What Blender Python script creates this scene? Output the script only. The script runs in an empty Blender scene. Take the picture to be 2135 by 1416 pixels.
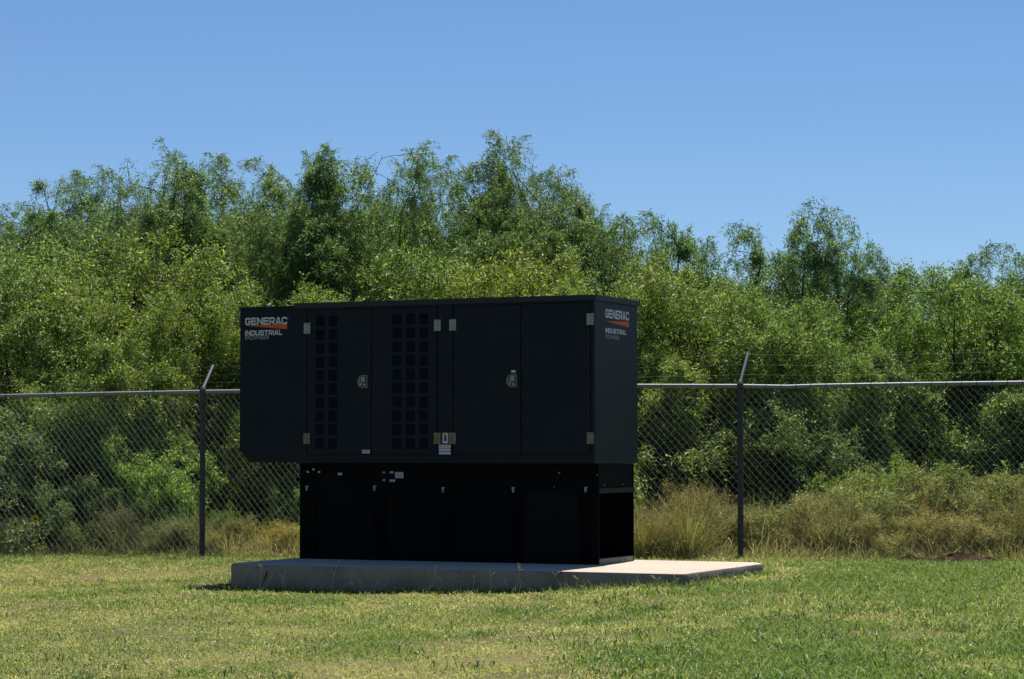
import bpy, math, random
import numpy as np
from mathutils import Vector
R = math.radians
PI = math.pi
scn = bpy.context.scene
COL = scn.collection

# ------------------------------------------------------------------ camera, sky, sun, exposure
CAM_H, FPX, PITCH = 1.2555, 5000.0, 0.0462
cam_d = bpy.data.cameras.new('camera'); cam = bpy.data.objects.new('camera', cam_d); COL.objects.link(cam)
cam.location = (0, 0, CAM_H); cam.rotation_euler = (R(90) + PITCH, 0, 0)
cam_d.sensor_width = 36; cam_d.lens = FPX / 2135 * 36; cam_d.clip_end = 3000; cam_d.clip_start = .1
scn.camera = cam
SUN_EL, SUN_AZ = R(66), R(19.5)          # azimuth measured from +Y towards +X
w = bpy.data.worlds.new('World'); scn.world = w; w.use_nodes = True
nt = w.node_tree; bg = nt.nodes['Background']
sky = nt.nodes.new('ShaderNodeTexSky'); sky.sky_type = 'NISHITA'; sky.sun_disc = False
sky.sun_elevation = SUN_EL; sky.sun_rotation = SUN_AZ
sky.altitude = 0; sky.air_density = 0.85; sky.dust_density = 0.0; sky.ozone_density = 10.0
nt.links.new(sky.outputs[0], bg.inputs[0]); bg.inputs[1].default_value = 0.068
sd = bpy.data.lights.new('sun', 'SUN'); sd.energy = 4.9; sd.angle = R(.53); sd.color = (1, .95, .87)
sun = bpy.data.objects.new('sun', sd); COL.objects.link(sun); sun.location = (6, 10, 30)
sv = Vector((math.cos(SUN_EL) * math.sin(SUN_AZ), math.cos(SUN_EL) * math.cos(SUN_AZ), math.sin(SUN_EL)))
sun.rotation_euler = sv.to_track_quat('Z', 'Y').to_euler()
scn.view_settings.view_transform = 'Standard'; scn.view_settings.look = 'None'
scn.view_settings.exposure = 0.6; scn.view_settings.gamma = 1
scn.cycles.max_bounces = 6; scn.cycles.diffuse_bounces = 3; scn.cycles.transmission_bounces = 3
scn.cycles.transparent_max_bounces = 4

# ------------------------------------------------------------------ helpers
def ray(px, py):
    u, v = (px - 1067.5) / FPX, -(py - 708) / FPX
    c, s = math.cos(PITCH), math.sin(PITCH)
    return np.array([u, c - v * s, s + v * c])
def ground(px, py, z=0.0):
    d = ray(px, py); t = (z - CAM_H) / d[2]; return np.array([0, 0, CAM_H]) + d * t
def at(px, py, Y):
    d = ray(px, py); return np.array([0, 0, CAM_H]) + d * (Y / d[1])

def node_mat(name, base, rough=.6, spec=.3, metal=0, noise=None, bump=None, obj_color=False, attr=None, transl=0, transl_col=None):
    m = bpy.data.materials.new(name); m.use_nodes = True; t = m.node_tree; L = t.links
    b = t.nodes['Principled BSDF']
    b.inputs['Roughness'].default_value = rough; b.inputs['Metallic'].default_value = metal
    b.inputs['Specular IOR Level'].default_value = spec
    if attr:
        a = t.nodes.new('ShaderNodeAttribute'); a.attribute_name = attr; col = a.outputs['Color']
    else:
        r = t.nodes.new('ShaderNodeRGB'); r.outputs[0].default_value = (*base, 1); col = r.outputs[0]
    if noise:
        for (scale, c2, lo, hi, det) in noise:
            tc = t.nodes.new('ShaderNodeTexCoord')
            n = t.nodes.new('ShaderNodeTexNoise'); n.inputs['Scale'].default_value = scale; n.inputs['Detail'].default_value = det
            L.new(tc.outputs['Object'], n.inputs['Vector'])
            mr = t.nodes.new('ShaderNodeMapRange'); mr.inputs[1].default_value = lo; mr.inputs[2].default_value = hi
            L.new(n.outputs[0], mr.inputs[0])
            mx = t.nodes.new('ShaderNodeMix'); mx.data_type = 'RGBA'; L.new(mr.outputs[0], mx.inputs[0])
            L.new(col, mx.inputs[6]); mx.inputs[7].default_value = (*c2, 1); col = mx.outputs[2]
    if obj_color:
        oi = t.nodes.new('ShaderNodeObjectInfo'); mx = t.nodes.new('ShaderNodeMix'); mx.data_type = 'RGBA'; mx.blend_type = 'MULTIPLY'
        mx.inputs[0].default_value = 1; L.new(col, mx.inputs[6]); L.new(oi.outputs['Color'], mx.inputs[7]); col = mx.outputs[2]
    L.new(col, b.inputs['Base Color'])
    if bump:
        tc = t.nodes.new('ShaderNodeTexCoord'); n = t.nodes.new('ShaderNodeTexNoise'); n.inputs['Scale'].default_value = bump[0]; n.inputs['Detail'].default_value = 6
        L.new(tc.outputs['Object'], n.inputs['Vector'])
        bp = t.nodes.new('ShaderNodeBump'); bp.inputs['Strength'].default_value = bump[1]; bp.inputs['Distance'].default_value = bump[2]
        L.new(n.outputs[0], bp.inputs['Height']); L.new(bp.outputs[0], b.inputs['Normal'])
    if transl:
        tr = t.nodes.new('ShaderNodeBsdfTranslucent'); ms = t.nodes.new('ShaderNodeMixShader'); ms.inputs[0].default_value = transl
        mx = t.nodes.new('ShaderNodeMix'); mx.data_type = 'RGBA'; mx.blend_type = 'MULTIPLY'; mx.inputs[0].default_value = 1
        L.new(col, mx.inputs[6]); mx.inputs[7].default_value = (*(transl_col or (1.5, 1.5, .8)), 1)
        L.new(mx.outputs[2], tr.inputs[0]); L.new(b.outputs[0], ms.inputs[1]); L.new(tr.outputs[0], ms.inputs[2])
        L.new(ms.outputs[0], t.nodes['Material Output'].inputs[0])
    return m

M = {}
M['steel'] = node_mat('charcoal_paint', (.0046, .0100, .0150), .42, .12, noise=[(1.6, (.0070, .0128, .0180), .35, .75, 6), (14, (.0040, .0085, .0125), .5, .8, 4)], bump=(160, .06, .002))
M['roof'] = node_mat('roof_paint', (.020, .023, .026), .5, .2, bump=(120, .05, .002))
M['gap'] = node_mat('gap_black', (.0012, .0014, .0018), .8, .05)
M['tank'] = node_mat('black_paint', (.0022, .0026, .0036), .6, .05, noise=[(3, (.0034, .004, .0052), .45, .8, 4)])
M['navy'] = node_mat('navy_panel', (.0022, .0026, .0040), .5, .08)
M['rib'] = node_mat('black_rib_paint', (.0018, .0021, .003), .65, .05)
M['zinc'] = node_mat('zinc_hardware', (.30, .30, .27), .45, .4, metal=.3, noise=[(60, (.18, .18, .15), .4, .7, 3)])
M['brass'] = node_mat('yellow_zinc_plate', (.19, .185, .11), .5, .35, metal=.2, noise=[(40, (.08, .085, .06), .4, .7, 3)])
M['latch'] = node_mat('latch_metal', (.22, .24, .24), .4, .4, metal=.3)
M['darkmetal'] = node_mat('dark_recess', (.006, .006, .007), .6, .1)
M['letter'] = node_mat('decal_white', (.52, .53, .56), .5, .2)
M['lettergrey'] = node_mat('decal_grey', (.24, .25, .28), .5, .2)
M['orange'] = node_mat('decal_orange', (.55, .085, .02), .5, .2)
M['label'] = node_mat('sticker_white', (.50, .49, .53), .5, .2, noise=[(300, (.3, .3, .33), .5, .7, 2)])
M['labelyellow'] = node_mat('sticker_yellow', (.5, .38, .05), .5, .2)
M['labelred'] = node_mat('sticker_red', (.45, .05, .04), .5, .2)
M['labeldark'] = node_mat('sticker_ink', (.05, .05, .07), .5, .2)
M['strip'] = node_mat('tan_steel_strip', (.22, .20, .16), .6, .2, noise=[(8, (.13, .12, .10), .4, .7, 4)])  # tan, paler than the tank paint around it
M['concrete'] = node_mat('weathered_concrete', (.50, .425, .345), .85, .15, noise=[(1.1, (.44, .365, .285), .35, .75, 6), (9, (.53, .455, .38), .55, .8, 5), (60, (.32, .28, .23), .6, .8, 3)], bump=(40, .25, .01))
M['concrete_side'] = node_mat('stained_shade_dark_concrete', (.20, .185, .165), .9, .1, noise=[(1.7, (.12, .105, .09), .45, .70, 6), (7, (.25, .235, .215), .55, .8, 5), (35, (.06, .05, .045), .6, .75, 4)], bump=(30, .35, .012))  # base colour darkened to carry the shade on the sides; mottling is staining
M['galv'] = node_mat('galvanised_pipe', (.19, .20, .21), .55, .3, metal=.4, noise=[(25, (.17, .18, .19), .4, .7, 4)])
M['post'] = node_mat('weathered_post', (.060, .062, .070), .6, .25, metal=.3, noise=[(18, (.038, .038, .044), .4, .7, 4)])
M['wire'] = node_mat('fence_wire', (.28, .29, .29), .42, .5, metal=.35)
M['bark'] = node_mat('mesquite_bark', (.060, .050, .040), .9, .1, noise=[(9, (.028, .023, .019), .4, .7, 4)])
M['leaf'] = node_mat('feathery_leaf', (.1, .15, .03), .5, .32, attr='col', obj_color=True, transl=.34, transl_col=(1.45, 1.5, .75))
M['grass'] = node_mat('grass_blade', (.2, .2, .05), .55, .25, attr='col', transl=.33, transl_col=(1.2, 1.25, .8))
M['dry'] = node_mat('dry_stalk', (.3, .25, .12), .7, .2, attr='col', obj_color=True, transl=.25, transl_col=(1.1, 1.1, .9))
M['wood'] = node_mat('dead_wood', (.30, .25, .19), .85, .1, noise=[(20, (.15, .12, .09), .4, .7, 4)])
M['straw'] = node_mat('pale_straw', (.50, .43, .30), .7, .15, transl=.3, transl_col=(1, 1, .9))
M['barb'] = node_mat('barbed_wire', (.13, .13, .13), .5, .3, metal=.3)
M['rock'] = node_mat('pale_rock', (.42, .36, .27), .9, .1, noise=[(15, (.28, .23, .17), .4, .7, 4)], bump=(25, .5, .02))
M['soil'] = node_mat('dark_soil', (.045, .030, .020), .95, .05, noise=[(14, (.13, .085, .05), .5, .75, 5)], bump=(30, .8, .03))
M['sandsoil'] = node_mat('orange_soil', (.34, .23, .13), .95, .05, noise=[(12, (.20, .11, .06), .5, .75, 5)], bump=(30, .8, .03))
M['soil2'] = node_mat('dry_brown_soil', (.20, .14, .085), .95, .05, noise=[(16, (.10, .07, .04), .4, .7, 5)], bump=(30, .8, .03))
M['petal'] = node_mat('yellow_petal', (.75, .48, .02), .6, .2)
M['green_stem'] = node_mat('green_stem', (.10, .14, .04), .7, .2)
M['ground'] = node_mat('thatch_soil', (.17, .15, .06), .95, .05, noise=[(.55, (.10, .10, .042), .4, .65, 5), (2.6, (.24, .19, .11), .55, .8, 6), (30, (.075, .07, .035), .45, .75, 5)], bump=(18, .8, .04))

def tag(o, label=None, cat=None, group=None, kind=None):
    if label: o['label'] = label
    if cat: o['category'] = cat
    if group: o['group'] = group
    if kind: o['kind'] = kind
    return o
def empty(name, loc=(0, 0, 0), rz=0):
    o = bpy.data.objects.new(name, None); o.empty_display_size = .2; COL.objects.link(o)
    o.location = loc; o.rotation_euler = (0, 0, rz); return o
class MB:
    """collects geometry for one mesh object"""
    def __init__(s): s.v = []; s.f = []; s.m = []
    def add(s, vs, fs, mi=0):
        n = len(s.v); s.v += [tuple(map(float, q)) for q in vs]; s.f += [tuple(i + n for i in f) for f in fs]; s.m += [mi] * len(fs)
    def box(s, x0, x1, y0, y1, z0, z1, mi=0):
        s.add([(x, y, z) for x in (x0, x1) for y in (y0, y1) for z in (z0, z1)],
              [(0, 1, 3, 2), (4, 6, 7, 5), (0, 4, 5, 1), (2, 3, 7, 6), (0, 2, 6, 4), (1, 5, 7, 3)], mi)
    def prism(s, poly, fn, h0, h1, mi=0):   # fn(a,b,h) -> xyz
        n = len(poly); s.add([fn(a, b, h0) for a, b in poly] + [fn(a, b, h1) for a, b in poly],
              [tuple(range(n))[::-1], tuple(range(n, 2 * n))] + [(i, (i + 1) % n, n + (i + 1) % n, n + i) for i in range(n)], mi)
    def tube(s, pts, rad, sides=6, mi=0, cap=True):
        pts = [np.asarray(p, float) for p in pts]; n = len(pts)
        if not hasattr(rad, '__len__'): rad = [rad] * n
        base = len(s.v)
        for i, p in enumerate(pts):
            d = pts[min(i + 1, n - 1)] - pts[max(i - 1, 0)]; d = d / (np.linalg.norm(d) + 1e-9)
            up = np.array([0, 0, 1.]) if abs(d[2]) < .9 else np.array([0, 1., 0])
            a = np.cross(d, up); a /= np.linalg.norm(a) + 1e-9; b = np.cross(a, d)
            for k in range(sides):
                t = 2 * PI * k / sides; q = p + (a * math.cos(t) + b * math.sin(t)) * rad[i]; s.v.append((float(q[0]), float(q[1]), float(q[2])))
        for i in range(n - 1):
            for k in range(sides):
                k2 = (k + 1) % sides
                s.f.append((base + i * sides + k, base + i * sides + k2, base + (i + 1) * sides + k2, base + (i + 1) * sides + k)); s.m.append(mi)
        if cap and sides > 3:
            s.f.append(tuple(base + k for k in range(sides))[::-1]); s.f.append(tuple(base + (n - 1) * sides + k for k in range(sides))); s.m += [mi, mi]
    def build(s, name, mats, parent=None, bevel=0, smooth=False):
        me = bpy.data.meshes.new(name); me.from_pydata(s.v, [], s.f)
        for m in (mats if isinstance(mats, (list, tuple)) else [mats]): me.materials.append(m)
        me.polygons.foreach_set('material_index', s.m)
        if smooth: me.polygons.foreach_set('use_smooth', [True] * len(s.f))
        me.update()
        o = bpy.data.objects.new(name, me); COL.objects.link(o)
        if parent: o.parent = parent
        if bevel:
            b = o.modifiers.new('bevel', 'BEVEL'); b.width = bevel; b.segments = 2; b.limit_method = 'ANGLE'
        return o
def quad_object(name, V, C, mat, parent=None, extra=None):
    """V (n,4,3) quads, C (n,3) colours -> one mesh with face colours"""
    n = len(V); me = bpy.data.meshes.new(name)
    me.vertices.add(n * 4); me.vertices.foreach_set('co', V.reshape(-1).astype(np.float32))
    me.loops.add(n * 4); me.loops.foreach_set('vertex_index', np.arange(n * 4, dtype=np.int32))
    me.polygons.add(n); me.polygons.foreach_set('loop_start', np.arange(0, n * 4, 4, dtype=np.int32))
    me.polygons.foreach_set('loop_total', np.full(n, 4, dtype=np.int32)) if bpy.app.version < (4, 0, 0) else None
    a = me.attributes.new('col', 'FLOAT_COLOR', 'FACE')
    a.data.foreach_set('color', np.concatenate([C, np.ones((n, 1))], 1).reshape(-1).astype(np.float32))
    me.materials.append(mat); me.update(); me.validate()
    o = bpy.data.objects.new(name, me); COL.objects.link(o)
    if parent: o.parent = parent
    return o
def vnoise(x, y, seed=0):
    """smooth value noise in numpy, about 0..1"""
    xi, yi = np.floor(x).astype(np.int64), np.floor(y).astype(np.int64); fx, fy = x - xi, y - yi
    fx = fx * fx * (3 - 2 * fx); fy = fy * fy * (3 - 2 * fy)
    def h(a, b):
        n = (a * 374761393 + b * 668265263 + seed * 1442695041) & 0xffffffff
        n = ((n ^ (n >> 13)) * 1274126177) & 0xffffffff
        return ((n ^ (n >> 16)) & 0xffff) / 65535.0
    return (h(xi, yi) * (1 - fx) + h(xi + 1, yi) * fx) * (1 - fy) + (h(xi, yi + 1) * (1 - fx) + h(xi + 1, yi + 1) * fx) * fy
def fbm(x, y, s, seed=0):
    return .5 * vnoise(x / s, y / s, seed) + .3 * vnoise(x / s * 2.3, y / s * 2.3, seed + 7) + .2 * vnoise(x / s * 5.1, y / s * 5.1, seed + 13)
def gz(x, y):
    x = np.asarray(x, float); y = np.asarray(y, float)
    dip = np.clip((26.4 - y) / 2.2, 0, 1) * np.clip((1.6 - x) / 2.6, 0, 1.15)
    rise = np.clip((x - .1) / 1.5, 0, 1) * np.clip((y - 17.5) / 2.5, 0, 1) * np.clip((27.2 - y) / 2, 0, 1)
    return (fbm(x, y, 2.7, 3) - .5) * .03 + .048 * rise - .075 * dip * dip * (3 - 2 * np.minimum(dip, 1))
def ground_hit(px, py):
    z = 0.0
    for _ in range(5): g = ground(px, py, z); z = float(gz(g[0], g[1]))
    return g
rngm = np.random.default_rng(11)

# ------------------------------------------------------------------ the ground: one sheet
def make_ground():
    xs = np.concatenate([[-900, -300, -100, -50, -30], np.arange(-20, 20.01, .25), [30, 50, 100, 300, 900]])
    ys = np.concatenate([[-300, -100, -30, -5], np.arange(4, 60.01, .25), [80, 120, 300, 900, 2000]])
    X, Y = np.meshgrid(xs, ys); Z = gz(X, Y) * (np.abs(X) < 25) * (Y > 3) * (Y < 61)
    V = np.stack([X, Y, Z], -1).reshape(-1, 3); nx = len(xs)
    F = [(j * nx + i, j * nx + i + 1, (j + 1) * nx + i + 1, (j + 1) * nx + i) for j in range(len(ys) - 1) for i in range(nx - 1)]
    m = MB(); m.add(V, F); o = m.build('ground', M['ground'], smooth=True); tag(o, 'flat soil and thatch under the lawn and brush', None, kind='structure')
make_ground()

# ------------------------------------------------------------------ generator on its pad
YAW = .4328; GO = np.array([.7890, 22.885, .162]); ZP = .162
GX = np.array([math.cos(YAW), -math.sin(YAW), 0]); GY = np.array([math.sin(YAW), math.cos(YAW), 0])
def fr(px, py, yl=0.0):
    """pixel on the generator's front plane (set yl metres behind it) -> local x, z"""
    d = ray(px, py); o = np.array([0, 0, CAM_H]) - GO
    t = (yl - o @ GY) / (d @ GY); p = o + d * t; return p @ GX, p[2]
def si(px, py, xl=0.0):
    d = ray(px, py); o = np.array([0, 0, CAM_H]) - GO
    t = (xl - o @ GX) / (d @ GX); p = o + d * t; return p @ GY, p[2]
L_, W_, INS = 3.282, 1.095, .0997
ZB, ZT = 1.1307 - ZP, 2.740 - ZP

def make_pad():
    root = empty('concrete_pad', (GO[0], GO[1], 0), -YAW)
    tag(root, 'low grey concrete pad carrying the dark generator, its right end sunlit', 'slab')
    x0, x1, y0, y1 = -(L_ + .115), 1.31, -1.09, 1.2665
    c = .035; n = 60; rng = random.Random(4)
    per = []
    def edge(a, b, k):
        for i in range(k): t = i / k; per.append((a[0] + (b[0] - a[0]) * t, a[1] + (b[1] - a[1]) * t))
    edge((x0 + c, y0), (x1 - c, y0), 60); edge((x1, y0 + c), (x1, y1 - .1), 30); edge((x1 - .1, y1), (x0 + c, y1), 40); edge((x0, y1 - c), (x0, y0 + c), 30)
    cx, cy = (x0 + x1) / 2, (y0 + y1) / 2
    def ring(ins, z, jit):
        o = []
        for (x, y) in per:
            s = (vnoise(np.array(x * 3.), np.array(y * 3.), 5) - .5) * jit + (vnoise(np.array(x * 11.), np.array(y * 11.), 9) - .5) * jit * .4
            dx = ins * (1 if x < cx else -1) if (x < x0 + .3 or x > x1 - .3) else 0
            dy = ins * (1 if y < cy else -1) if (y < y0 + .3 or y > y1 - .3) else 0
            o.append((x + dx + float(s), y + dy + float(s), z))
        return o
    rings = [ring(0, -.40, .012), ring(0, ZP - .06, .012), ring(0, ZP - .016, .010), ring(.006, ZP - .005, .008), ring(.022, ZP, .004)]
    m = MB(); k = len(per); m.add([v for r in rings[:4] for v in r], [(i * k + j, i * k + (j + 1) % k, (i + 1) * k + (j + 1) % k, (i + 1) * k + j) for i in range(3) for j in range(k)])
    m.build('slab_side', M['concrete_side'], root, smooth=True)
    m = MB(); c_ = [(fr(px, py, -1.092)[0], fr(px, py, -1.092)[1] + ZP) for px, py in ((557, 1192), (556, 1198), (553, 1203), (552, 1208), (547, 1213))]
    m.tube([(a, -1.0945, b) for a, b in c_], [.003, .006, .0045, .005, .002], 5); m.build('crack', M['gap'], root)
    m = MB(); v = rings[3] + rings[4]; m.add(v, [(j, (j + 1) % k, k + (j + 1) % k, k + j) for j in range(k)] + [tuple(range(k, 2 * k))])
    m.build('slab_top', M['concrete'], root)
make_pad()

# stroke lettering: each glyph is a list of (polyline, closed)
def glyph(ch, wd, t):
    a, b, B, T, c = t / 2, wd - t / 2, t / 2, 1 - t / 2, .13; mid = .5
    D = {
     'G': [([(b, .68), (b, T - c), (b - c, T), (a + c, T), (a, T - c), (a, B + c), (a + c, B), (b - c, B), (b, B + c), (b, .47), (wd * .52, .47)], 0)],
     'E': [([(wd, T), (a, T), (a, B), (wd, B)], 0), ([(a, mid), (wd * .95, mid)], 0)],
     'N': [([(a, 0), (a, 1)], 0), ([(b, 0), (b, 1)], 0), ([(a, 1 - t * .3), (b, t * .3)], 0)],
     'R': [([(a, 0), (a, T), (b - c, T), (b, T - c), (b, .40 + c), (b - c, .40), (a, .40)], 0), ([(wd * .55, .38), (b, 0)], 0)],
     'A': [([(a * .8, 0), (wd * .42, T), (wd * .58, T), (wd - a * .8, 0)], 0), ([(wd * .2, .27), (wd * .8, .27)], 0)],
     'C': [([(b, .66), (b, T - c), (b - c, T), (a + c, T), (a, T - c), (a, B + c), (a + c, B), (b - c, B), (b, B + c), (b, .34)], 0)],
     'I': [([(a, 0), (a, 1)], 0)],
     'D': [([(a, B), (a, T), (b - c, T), (b, T - c), (b, B + c), (b - c, B)], 1)],
     'U': [([(a, 1), (a, B + c), (a + c, B), (b - c, B), (b, B + c), (b, 1)], 0)],
     'S': [([(b, .70), (b, T - c), (b - c, T), (a + c, T), (a, T - c), (a, .5 + c), (a + c, .5), (b - c, .5), (b, .5 - c), (b, B + c), (b - c, B), (a + c, B), (a, B + c), (a, .30)], 0)],
     'T': [([(0, T), (wd, T)], 0), ([(wd / 2, 0), (wd / 2, T)], 0)],
     'L': [([(a, 1), (a, B), (wd, B)], 0)],
     'P': [([(a, 0), (a, T), (b - c, T), (b, T - c), (b, .38 + c), (b - c, .38), (a, .38)], 0)],
     'O': [([(a + c, B), (a, B + c), (a, T - c), (a + c, T), (b - c, T), (b, T - c), (b, B + c), (b - c, B)], 1)],
     'W': [([(a * .7, 1), (wd * .27, B), (wd * .5, .92), (wd * .73, B), (wd - a * .7, 1)], 0)],
    }
    return D[ch]
def thick(poly, t, closed):
    P = [np.array(p, float) for p in poly]; n = len(P); out = []
    for i in range(n):
        ds = []
        if closed or i > 0: d = P[i] - P[i - 1]; ds.append(d / np.linalg.norm(d))
        if closed or i < n - 1: d = P[(i + 1) % n] - P[i]; ds.append(d / np.linalg.norm(d))
        ns = [np.array([-d[1], d[0]]) for d in ds]; m = sum(ns); m /= np.linalg.norm(m)
        k = min(1 / max(m @ ns[0], .2), 1.9); out.append((P[i] + m * k * t / 2, P[i] - m * k * t / 2))
    return out
def lettering(name, text, x0, x1, z0, z1, fn, mat, parent, t=.2, iw=.26, space=.14, thickness=.0016):
    """fn(a, z, h) maps plane coordinates and height above the plate to xyz"""
    H = z1 - z0; ws = [{'I': t, 'W': 1.5, 'T': .95, 'L': .85}.get(c, 1.05) for c in text]
    tot = sum(ws) + space * (len(text) - 1); sx = (x1 - x0) / tot; m = MB(); cur = 0; lvl = 0
    for ch, wd in zip(text, ws):
        for poly, closed in glyph(ch, wd, t):
            e = thick(poly, t, closed); k = len(e); lvl = (lvl + 1) % 5; h = thickness + lvl * .0003
            vs = []
            for a, b in e:
                for q in (a, b):
                    for hh in (0.0, h): vs.append(fn(x0 + (cur + q[0]) * sx, z0 + q[1] * H, hh))
            fs = []
            for i in range(k if closed else k - 1):
                j = (i + 1) % k; A, Bq = i * 4, j * 4
                fs += [(A + 1, Bq + 1, Bq + 3, A + 3), (A, A + 1, Bq + 1, Bq)[::-1], (A + 2, Bq + 2, Bq + 3, A + 3)[::-1]]
            if not closed:
                fs += [(0, 2, 3, 1), (4 * k - 4, 4 * k - 3, 4 * k - 1, 4 * k - 2)]
            m.add(vs, fs)
        cur += wd + space
    return m.build(name, mat, parent)

def make_generator():
    root = empty('standby_generator', tuple(GO), -YAW)
    tag(root, 'large dark charcoal metal generator enclosure on a black base tank, standing on the concrete pad', 'generator')
    D = .022                                                   # plates stand proud of the inner body
    xs = lambda px, py=790: fr(px, py)[0]
    zs = lambda py, px=930: fr(px, py)[1]
    # enclosure body (inner shell, seen only in the gaps)
    m = MB(); m.box(-L_ + .004, -D, D, W_, ZB + .004, ZT - .01); m.build('inner_shell', M['gap'], root)
    # frame of the front, butted strips, plus side, back
    z_dt, z_db = zs(638.5, 930), zs(948)
    xa, xb, xc, xd, xe, xf, xg = xs(640), xs(774.5), xs(912), xs(944), xs(1086), xs(1231), 0.0
    m = MB(); g = .0045
    m.box(-L_, 0, 0, D, z_dt, ZT - .01); m.box(-L_, 0, 0, D, ZB, z_db)
    m.box(-L_, xa - g, 0, D, z_db, z_dt); m.box(xc + g, xd - g, 0, D, z_db, z_dt); m.box(xf + g, 0, 0, D, z_db, z_dt)
    m.build('front_frame', M['steel'], root)
    m = MB(); m.box(-D, 0, D + .001, W_, ZB, ZT - .01); side = m.build('side_panel', M['steel'], root)
    m = MB(); m.box(-L_, -D - .001, W_, W_ + D, ZB, ZT - .01); m.build('back_panel', M['steel'], root)
    # roof: sheet with turned-down lip
    m = MB(); o = .022
    m.box(-L_ - .012, o, -o, W_ + o + .01, ZT - .008, ZT + .004)
    m.box(-L_ - .012, o, -o, -o + .004, ZT - .050, ZT - .008); m.box(o - .004, o, -o + .004, W_ + o + .01, ZT - .050, ZT - .008)
    m.box(-L_ - .012, -L_ - .008, -o + .004, W_ + o + .01, ZT - .050, ZT - .008); m.box(-L_ - .008, o - .004, W_ + o + .006, W_ + o + .01, ZT - .050, ZT - .008)
    m.build('roof', M['roof'], root)
    # discharge hood
    hx0 = xs(499.5, 800); hz = zs(641, 560); hb = ZB + .004
    m = MB(); P = [(hx0, hz), (hx0, fr(499, 938)[1]), (fr(521, 963)[0], hb), (-L_ - .002, hb), (-L_ - .002, hz)]
    m.prism(P, lambda a, z, h: (a, h, z), .004, W_ - .05); hood = m.build('discharge_hood', M['steel'], root, bevel=.004)
    m = MB(); m.box(hx0 - .008, -L_ - .014, -.004, W_ - .04, hz, hz + .010); m.build('hood_cap', M['roof'], hood)
    # doors
    def door(x0, x1, cols, hinge_side, latch_px=None):
        x0 += g; x1 -= g; z0, z1 = z_db + g, z_dt - g
        m = MB(); cuts = sorted([x0, x1] + [v for c in cols for v in c])
        cells = []
        if cols:
            zt_, zb_ = zs(651), zs(941.5); n = 10; step = (zt_ - zb_) / n; hh = step * .80
            cells = [(zt_ - i * step - hh, zt_ - i * step) for i in range(n)]
        zc = sorted([z0, z1] + [v for c in cells for v in c])
        for i in range(len(cuts) - 1):
            a, b = cuts[i], cuts[i + 1]; hole_col = any(abs(a - c[0]) < 1e-6 for c in cols)
            if not hole_col: m.box(a, b, 0, D * .8, z0, z1); continue
            for j in range(len(zc) - 1):
                if not any(abs(zc[j] - c[0]) < 1e-6 for c in cells): m.box(a, b, .0003, D * .8, zc[j], zc[j + 1])
        d = m.build('door', M['steel'], root)
        if cols:
            for c in cols:
                mm = MB()
                for (b0, b1) in cells:
                    ns = 6; hgt = (b1 - b0) / ns
                    for k in range(ns):
                        zt2 = b1 - k * hgt
                        P = [(.0005, zt2 - .0003), (-.0050, zt2 - hgt * .64), (-.0050, zt2 - hgt * .70), (-.0005 + .004, zt2 - hgt * .10)]
                        mm.prism(P, lambda a, z, h: (h, a, z), c[0] + .001, c[1] - .001)
                mm.build('louvre_panel', M['steel'], d)
        hx = x0 - g if hinge_side < 0 else x1 + g
        for py in (673 if x0 > -1.5 else 678, 914):
            zc_ = zs(py, 925); hh, hw = .055, .0365
            hm = MB()
            hm.box(hx - hw, hx - .005, -.005, 0, zc_ - hh, zc_ + hh); hm.box(hx + .005, hx + hw, -.005, 0, zc_ - hh, zc_ + hh)
            hm.tube([(hx, -.006, zc_ - hh), (hx, -.006, zc_ + hh)], .0055, 8)
            for q in (-1, 1):
                for r_ in (-.035, 0, .035): hm.tube([(hx + q * .022, -.0085, zc_ + r_), (hx + q * .022, -.004, zc_ + r_)], .0045, 6)
            hm.build('hinge', M['zinc'] if py < 800 else M['brass'], d)
        if latch_px:
            lx, lz = fr(*latch_px); s = .0047
            lm = MB(); poly = [(-2.5, 14), (11, 14), (11, -13.5), (-2.5, -13.5), (-9, -11), (-13, -4), (-13, 4), (-9, 11)]
            lm.prism([(lx + a * s, lz + b * s) for a, b in poly[::-1]], lambda a, z, h: (a, -h, z), 0, .006, 0)
            lm.box(lx - 6 * s, lx + 8 * s, -.0075, -.006, lz - 11 * s, lz + 11 * s, 1)
            lm.box(lx - 3 * s, lx + 6.5 * s, -.020, -.0076, lz - 1 * s, lz + 10 * s, 2)
            lm.box(lx - 5 * s, lx - 1 * s, -.016, -.0076, lz - 9 * s, lz - 2 * s, 2); lm.box(lx + 2 * s, lx + 7 * s, -.018, -.0076, lz - 10 * s, lz - 3.5 * s, 2)
            lm.build('latch', [M['brass'], M['darkmetal'], M['latch']], d)
        return d
    c1 = [(xs(658), xs(676)), (xs(685), xs(703))]; c2 = [(xs(818), xs(836.5)), (xs(846.5), xs(865)), (xs(874.5), xs(892))]
    d1 = door(xa, xb, c1, -1, (757, 796)); d2 = door(xb, xc, c2, 1); d3 = door(xd, xe, [], -1, (1068, 794)); d4 = door(xe, xf, [], 1)
    tag(d1, 'louvred door with two columns of vents'); tag(d2, 'louvred door with three columns of vents')
    # stickers
    def sticker(px0, py0, px1, py1, yl=0.0, mat='label', parent=root, name='warning_label', bits=(), th=.0012):
        x0, z1 = fr(px0, py0, yl); x1, z0 = fr(px1, py1, yl); m = MB(); m.box(x0, x1, yl - th, yl, z0, z1)
        for (a0, b0, a1, b1, mi) in bits: m.box(x0 + (x1 - x0) * a0, x0 + (x1 - x0) * a1, yl - th - .0008, yl - th, z1 - (z1 - z0) * b1, z1 - (z1 - z0) * b0, mi)
        return m.build(name, [M[mat], M['labeldark'], M['labelyellow'], M['labelred']], parent)
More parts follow.
